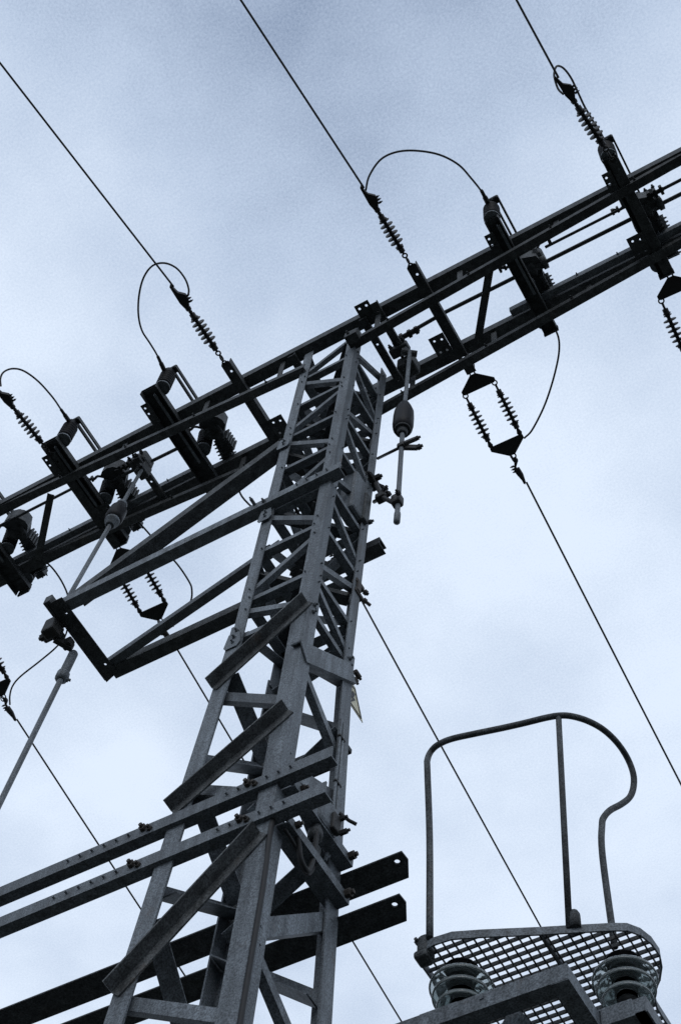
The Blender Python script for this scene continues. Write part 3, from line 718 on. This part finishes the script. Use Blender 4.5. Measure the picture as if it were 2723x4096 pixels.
# double strings on the far side
def make_double(label, group):
    t = thing('double_insulator_string', label, 'insulator', V((0, 0, 0)), group)
    def yoke(z0, z1, flip):
        b = MB()
        a, c = (z0, z1) if not flip else (z1, z0)
        sg = 1 if not flip else -1
        ol = [(-.022, a), (.022, a), (.135, c - sg * .012), (.135, c + sg * .012), (.118, c + sg * .022), (-.118, c + sg * .022), (-.135, c + sg * .012), (-.135, c - sg * .012)]
        b.plate(V((0, .006, 0)), X, Z, ol, .012)
        b.build('yoke_plate', FIT, t)
    b = MB()
    for sx in (-1, 1): b.tube([V((.018 * sx, -.012, -.03)), V((.018 * sx, 0, .02))], .006, 6)
    b.build('shackle', FIT, t)
    yoke(.0, .10, False)
    for sx in (-.12, .12):
        b = MB(); b.torus(V((sx, 0, .128)), Y, .018, .0055, 12); b.tube([V((sx, 0, .14)), V((sx, 0, .20))], .0085, 8); b.build('link', FIT, t)
        b = MB(); sheds(b, .22, .485, 7, .047)
        for v_ in b.bm.verts: v_.co.x += sx
        b.build('shed_body', POLY, t)
        b = MB(); b.lathe(V((sx, 0, .535)), Z, [(.007, -.025), (.016, .006), (.021, .018), (.016, .032), (.008, .05)], 12); b.build('ball_socket', FIT, t)
    yoke(.59, .69, True)
    b = MB(); b.torus(V((.0, 0, .70)), Y, .020, .006, 12); b.lathe(V((0, 0, .712)), Z, [(.006, 0), (.016, .006), (.02, .02), (.016, .034), (.008, .04)], 12)
    b.torus(V((-.012, .012, .71)), X, .024, .005, 10); b.build('eye_link', FIT, t)
    clamp_parts(t, .72, -1)
    b = MB(); b.tube([V((-.015, 0, .80)), V((-.012, 0, .86)), V((-.012, 0, .93))], [.018, .02, .009], 8); b.build('tail_sleeve', FIT, t)
    return t
G_D = 'double tension insulator strings on the far side of the crossarm'
SLF = .165
DE = {0: ('A4', 105, 1690), 1: ('A4', 1090, 1215), 3: ('C3', 1185, 1330)}
dl = {0: 'double insulator string cut off by the left edge of the photo, low down',
      1: 'double insulator string between two triangular yokes seen behind the left bracket frame',
      2: 'double insulator string mostly hidden behind the lattice tower',
      3: 'double insulator string between two triangular yokes in clear sky right of the tower',
      4: 'double insulator string cut off by the right edge of the photo'}
far_end = {}; dbl = {}
for i in range(5):
    p = P(PX[i], 3.225, 8.905)
    if i in DE: q = at_slope(*DE[i], 3.2, 8.91, SLF)
    else: q = P(PX[i] - .03, 4.06, 8.91 - SLF * .86)
    far_end[i] = q
    s_ = (q - p).length / .93
    M_ = frame(p, q) @ Matrix.Scale(s_, 4)
    if i == 0: dbl[i] = make_double(dl[i], G_D); dbl[i].matrix_world = M_
    else: dbl[i] = dup(dbl[0], M_, dl[i])

# ------------------------------------------------------------------ conductors
def conductor(name, pa, d, sag, span, label, group, r=.0068):
    """from pa along direction d (unit, includes initial drop), parabola rising again over the span"""
    hd = V((d.x, d.y, 0)); sl = d.z / hd.length; hd.normalize(); pts = []
    for k_ in range(61):
        s_ = span * k_ / 60; pts.append(pa + hd * s_ + Z * (sl * s_ * (1 - s_ / span)))
    b = MB(); b.tube(pts, r, 8)
    return tag(b.build(name, WIRE), label, 'cable', group)
G_W = 'overhead line conductors'
def near_line(i, pix, label):
    q = q_[i]; t_ = at_slope(*pix, 2.40, 8.905, -.075)
    d = (t_ - q).normalized(); conductor('conductor', q, d, 0, 45, label, G_W)
near_line(2, ('W', 0, 145), 'long thin conductor crossing the upper left sky to the left edge')
near_line(3, ('W', 555, 0), 'long thin conductor running up to the top edge left of centre')
near_line(4, ('W', 1190, 0), 'short visible conductor at the top right corner running up to the top edge')
d = (q_[2] - at_slope('W', 0, 145, 2.40, 8.905, -.075)).normalized()
conductor('conductor', q_[1], V((-.02, -1, -.075)).normalized(), 0, 45, 'conductor leaving the leftmost insulator string past the left edge', G_W)
def far_line(i, pa, pix, label, two=None):
    t_ = at_slope(*pix, 3.2, 8.91, .17); conductor('conductor', pa, (t_ - pa).normalized(), 0, 50, label, G_W)
far_line(3, far_end[3], ('S', 2723, 3143), 'conductor sloping down right from the clear double insulator string to the right edge')
far_line(1, far_end[1], ('S', 1590.5, 4081), 'conductor passing behind the tower from the bracket frame to the bottom edge')
far_line(0, far_end[0], ('S', 816, 4033), 'conductor crossing the lower left sky behind the beams')
pa, pb = at_slope('S', 1458.7, 2422.6, 3.2, 8.91, .17), at_slope('S', 2162, 3720, 3.2, 8.91, .17)
d = (pb - pa).normalized(); far_end2 = far_end[2]
conductor('conductor', far_end2, (pb - far_end2).normalized(), 0, 50, 'conductor emerging behind the right leg and passing behind the guard rail', G_W)
far_line(4, far_end[4], ('S', 3350, 3080), 'conductor leaving the double string past the right edge', 0)

# ------------------------------------------------------------------ jumper loops
G_J = 'jumper cables between strings and disconnectors'
def jumper(pts, label, ferrule=True, r=.0066):
    o = thing('jumper_cable', label, 'cable', pts[0], G_J)
    sp = smooth_path(pts, 8)
    b = MB(); b.tube(sp, r, 8); b.build('cable', WIRE, o)
    if ferrule:
        e_, f_ = sp[-1], sp[-8]; dd = (f_ - e_).normalized()
        b = MB(); b.tube([e_ - dd * .01, e_ + dd * .06, e_ + dd * .065, e_ + dd * .12], [.017, .016, .012, .011], 8); b.build('ferrule', FIT, o)
    return o
def loop(frm, pix, h0, h1, dip=0):
    n = len(pix) - 1
    return [at_h(frm, x_, y_, h0 + (h1 - h0) * k_ / n + dip * math.sin(math.pi * k_ / n)) for k_, (x_, y_) in enumerate(pix)]
jumper(loop('C2', [(0, 0)], 9, 9) if 0 else loop('A1', [(1180, 440), (1183, 400), (1160, 335), (1105, 268), (1030, 237), (955, 255), (900, 330), (872, 440), (868, 560), (890, 660), (940, 740), (985, 815), (1030, 910)], 8.80, 9.19),
       'tall narrow jumper cable loop crossing its own conductor left of the tower')
jumper(loop('A1', [(5, 1010), (3, 960), (25, 920), (80, 900), (150, 915), (240, 980), (330, 1080), (385, 1160), (430, 1225)], 8.80, 9.19),
       'jumper cable loop at the left edge arching over to a post')
jumper(loop('W', [(842, 438), (850, 405), (875, 368), (910, 350), (955, 346), (1010, 355), (1055, 378), (1085, 410), (1110, 442), (1124, 468)], 8.80, 9.19),
       'wide arching jumper cable loop right of the tower')
jumper(loop('A3', [(830, 275), (800, 245), (782, 200), (772, 150), (782, 108), (800, 97), (835, 115), (880, 175), (925, 270), (965, 355), (1020, 450), (1075, 560)], 8.78, 9.19),
       'slim jumper cable loop tangled round the clamp at the top right')
jumper(loop('C3', [(1168, 985), (1230, 920), (1320, 745), (1385, 560), (1430, 380), (1443, 270), (1435, 190), (1405, 115)], 8.74, 9.10),
       'long bowed jumper cable hanging in clear sky beside the double insulator string', False)
jumper(loop('A4', [(1085, 1110), (1095, 1060), (1145, 1010), (1195, 950), (1203, 880), (1185, 825), (1110, 715), (1005, 605), (880, 465), (800, 400)], 8.72, 9.05),
       'jumper cable dropping behind the bracket frame and hooking back to its clamp', False)
jumper(loop('A4', [(62, 1600), (62, 1540), (80, 1480), (130, 1420), (250, 1325), (350, 1240), (410, 1165), (430, 1060), (428, 930), (395, 840), (340, 755), (285, 700), (215, 650)], 8.72, 9.05),
       'jumper cable sweeping behind the bracket end plate to the lower left string', False)
jumper([P(-3.02, 3.95, 8.72), P(-2.98, 3.90, 8.60), P(-3.05, 3.75, 8.48), at_h('A4', 1560, 340, 8.52), at_h('A4', 1485, 200, 8.72), at_h('A4', 1420, 130, 9.0)],
       'jumper cable slanting down between the knee tie and the left leg', False)

# ------------------------------------------------------------------ access platform on glass insulators (bottom right)
S8 = .8
HP = 4.5 * S8
plat = thing('access_platform', 'small grating platform with bent guard rail at the bottom right', 'platform', P(-1.4, 3.3, HP))
outl = [(-2.182, 3.79), (-2.15, 3.765), (-2.10, 3.755), (-2.02, 3.76), (-1.91, 3.801), (-1.684, 3.895), (-1.544, 3.95), (-1.42, 4.0), (-1.37, 4.025), (-1.335, 4.07), (-1.315, 4.13),
        (-1.312, 4.2), (-1.33, 4.26), (-1.365, 4.32), (-1.42, 4.38), (-1.44, 4.46), (-1.44, 4.62), (-2.197, 4.62), (-2.197, 4.2), (-2.197, 3.84)]
outl = [(a * S8, c * S8) for a, c in outl]
def inside_spans(axis, val):
    xs = []
    n = len(outl)
    for i in range(n):
        (x0, y0), (x1, y1) = outl[i], outl[(i + 1) % n]
        a0, b0, a1, b1 = (y0, x0, y1, x1) if axis == 'x' else (x0, y0, x1, y1)
        if (a0 <= val) != (a1 <= val): xs.append(b0 + (b1 - b0) * (val - a0) / (a1 - a0))
    xs.sort(); return list(zip(xs[::2], xs[1::2]))
b = MB(); px_, py_ = .0413 * S8, .0405 * S8
y_ = (3.832 - .0405 / 2) * S8 - 4 * py_
while y_ < 4.62 * S8:                    # load bars run along x
    for a, c in inside_spans('x', y_):
        b.bar(P(a, y_, HP), P(c, y_, HP), Y, Z, .0048, .0155)
    y_ += py_
def col_bars(x0, xa, xb):
    x_ = x0
    while x_ < xb:
        if x_ > xa:
            for a, c in inside_spans('y', x_): b.bar(P(x_, a, HP - .0006), P(x_, c, HP - .0006), X, Z, .0045, .006)
        x_ += px_
col_bars((-2.177 - .0413 / 2) * S8, -99, -1.70 * S8)
col_bars((-1.658 - .0413 / 2) * S8, -1.69 * S8, 0)
b.build('grating', DARKS, plat)
b = MB(); pts = [P(a, c, HP - .004) for a, c in outl]
n = len(pts)
for i in range(n):
    p, q = pts[i], pts[(i + 1) % n]; d = (q - p).normalized(); b.bar(p - d * .002, q + d * .002, Z.cross(d), Z, .006, .034)
for yy in (3.90, ):
    pass
b.bar(P(-1.69 * S8, 3.91 * S8, HP - .003), P(-1.69 * S8, 4.6 * S8, HP - .003), X, Z, .006, .02)
b.build('toe_rim', STEEL, plat)
# guard rail
RH = 5.78 * S8
def rp(x_, y_): return at_h('B3', x_, y_, RH)
rail = [P(-2.12 * S8, 3.756 * S8, HP + .02), P(-2.125 * S8, 3.74 * S8, HP + .5)]
lp = at_h('B3', 243, 440, 5.55 * S8); rail.append(lp)
for k_, (x_, y_) in enumerate([(243, 380), (262, 335), (300, 300), (370, 270), (500, 241), (640, 212), (750, 187), (860, 160), (935, 148), (1000, 152), (1080, 176), (1160, 220), (1230, 285), (1285, 365), (1318, 450), (1320, 520), (1300, 575), (1255, 612), (1200, 642), (1165, 680), (1155, 725)]):
    hh = RH if k_ < 14 else RH - (k_ - 13) * .056
    if k_ == 0: hh = RH - .06
    rail.append(at_h('B3', x_, y_, hh))
rail.append(P(-1.462 * S8, 4.10 * S8, 5.05 * S8)); rail.append(P(-1.467 * S8, 4.121 * S8, HP + .015))
b = MB(); b.tube(smooth_path(rail, 5), .0125, 10); b.build('guard_rail', DARKS, plat)
b = MB(); b.tube([P(-1.582 * S8, 3.938 * S8, HP), at_h('B3', 928, 152, RH)], .0115, 10); b.build('rail_post', DARKS, plat)
b = MB(); b.box(P(-2.155 * S8, 3.79 * S8, HP + .01), .05, .06, .09, .018); b.box(P(-2.165 * S8, 3.79 * S8, HP - .03), .05, .06, .03, .01); b.bolt(P(-2.18 * S8, 3.77 * S8, HP + .03), -Y, .012, .012); b.build('hinge', DARKS, plat)
b = MB(); b.lathe(P(-1.558 * S8, 3.945 * S8, HP + .0), Z, [(.02, 0), (.02, .06), (.014, .075), (0, .08)], 12); b.bar(P(-1.585 * S8, 3.942 * S8, HP + .03), P(-1.56 * S8, 3.945 * S8, HP + .03), Z, Y, .03, .02); b.build('hinge', DARKS, plat)

# support frame cantilevered from the tower
fr = thing('support_frame', 'grey angle-iron frame carrying the glass insulators under the grating', 'frame', P(-1.6, 3.1, 3.25))
hf = 4.1 * S8; yf = 2.985
b = MB(); b.angle(P(-2.66, yf, hf - .062), P(-1.218, yf, hf - .062), Z, Y, .062, .058, .006)
b.box(P(-1.5, yf - .002, hf - .02), .012, .004, .012); b.build('front_beam', STEEL, fr)
b = MB(); b.angle(P(-1.216, yf + .001, hf - .065), P(-1.216, yf + .62, hf - .065), Z, -X, .06, .058, .006); b.build('side_beam', STEEL, fr)
b = MB(); b.angle(P(-1.212, 3.205, hf - .06), P(-1.07, 3.205, hf - .06), Z, Y, .06, .085, .006); b.angle(P(-1.064, 3.205, hf - .06), P(-1.064, 3.6, hf - .06), Z, -X, .06, .04, .006); b.build('outer_beam', STEEL, fr)
b = MB(); b.angle(P(-2.66, yf + .60, hf - .062), P(-1.22, yf + .60, hf - .062), Z, Y, .062, .058, .006); b.build('rear_beam', STEEL, fr)
b = MB(); b.angle(P(-1.9, yf + .06, hf - .062), P(-1.9, yf + .6, hf - .062), Z, -X, .06, .05, .006); b.build('side_beam', STEEL, fr)
b = MB(); b.angle(legp('rb', 2.4) + V((.01, .06, 0)), P(-1.40, yf + .066, hf - .06), Z, Y, .05, .05, .006); b.build('strut', STEEL, fr)
b = MB(); b.box(P(-1.652, 3.10, hf + .004), .13, .22, .007); b.build('seat_plate', STEEL, fr)
b = MB(); b.box(P(-1.165, 3.30, hf + .004), .11, .19, .007); b.build('seat_plate', STEEL, fr)
# glass insulators
def make_glass(label, c, group):
    t = thing('glass_insulator', label, 'insulator', c, group)
    ht = HP + EYE - .018 - c.z
    b = MB(); b.lathe(c, Z, [(.030, 0), (.030, .02), (.016, .025), (.016, ht)], 12); b.build('pin', DARKS, t)
    b = MB()
    def bell(z0, r, drop, ri):
        b.lathe(c, Z, [(ri, z0 + drop * .55), (ri + .005, z0 + drop * .9), (r * .8, z0 + drop * .62), (r * .97, z0 + .018), (r, z0 + .008), (r * .985, z0), (r * .95, z0 + .004), (r * .91, z0 + .015), (r * .74, z0 + drop * .48), (ri + .008, z0 + drop * .5), (ri, z0 + drop * .55)], 40)
    bell(ht - .087, .106, .052, .045); bell(ht - .128, .096, .050, .040); bell(ht - .174, .082, .048, .034)
    b.build('glass_shell', GLASS, t)
    b = MB(); b.lathe(c + V((0, 0, ht - .055)), Z, [(.04, 0), (.054, .006), (.054, .03), (.048, .044), (.06, .048), (.06, .054)], 24); b.build('cement_cap', PORC, t)
    for z_, r_ in ((ht - .100, .046), (ht - .140, .040), (ht - .186, .034)):
        b = MB(); b.lathe(c + V((0, 0, z_)), Z, [(r_ * .8, 0), (r_, .008), (r_, .02), (r_ * .8, .026)], 24); b.build('cement_ring', FIT, t)
    return t
G_G = 'glass pedestal insulators under the platform'
make_glass('glass insulator under the left end of the grating, half hidden by the frame beam', P(-1.652, 3.143, hf + .008), G_G)
make_glass('glass insulator under the right end of the grating, all its shells in view', P(-1.168, 3.338, hf + .008), G_G)
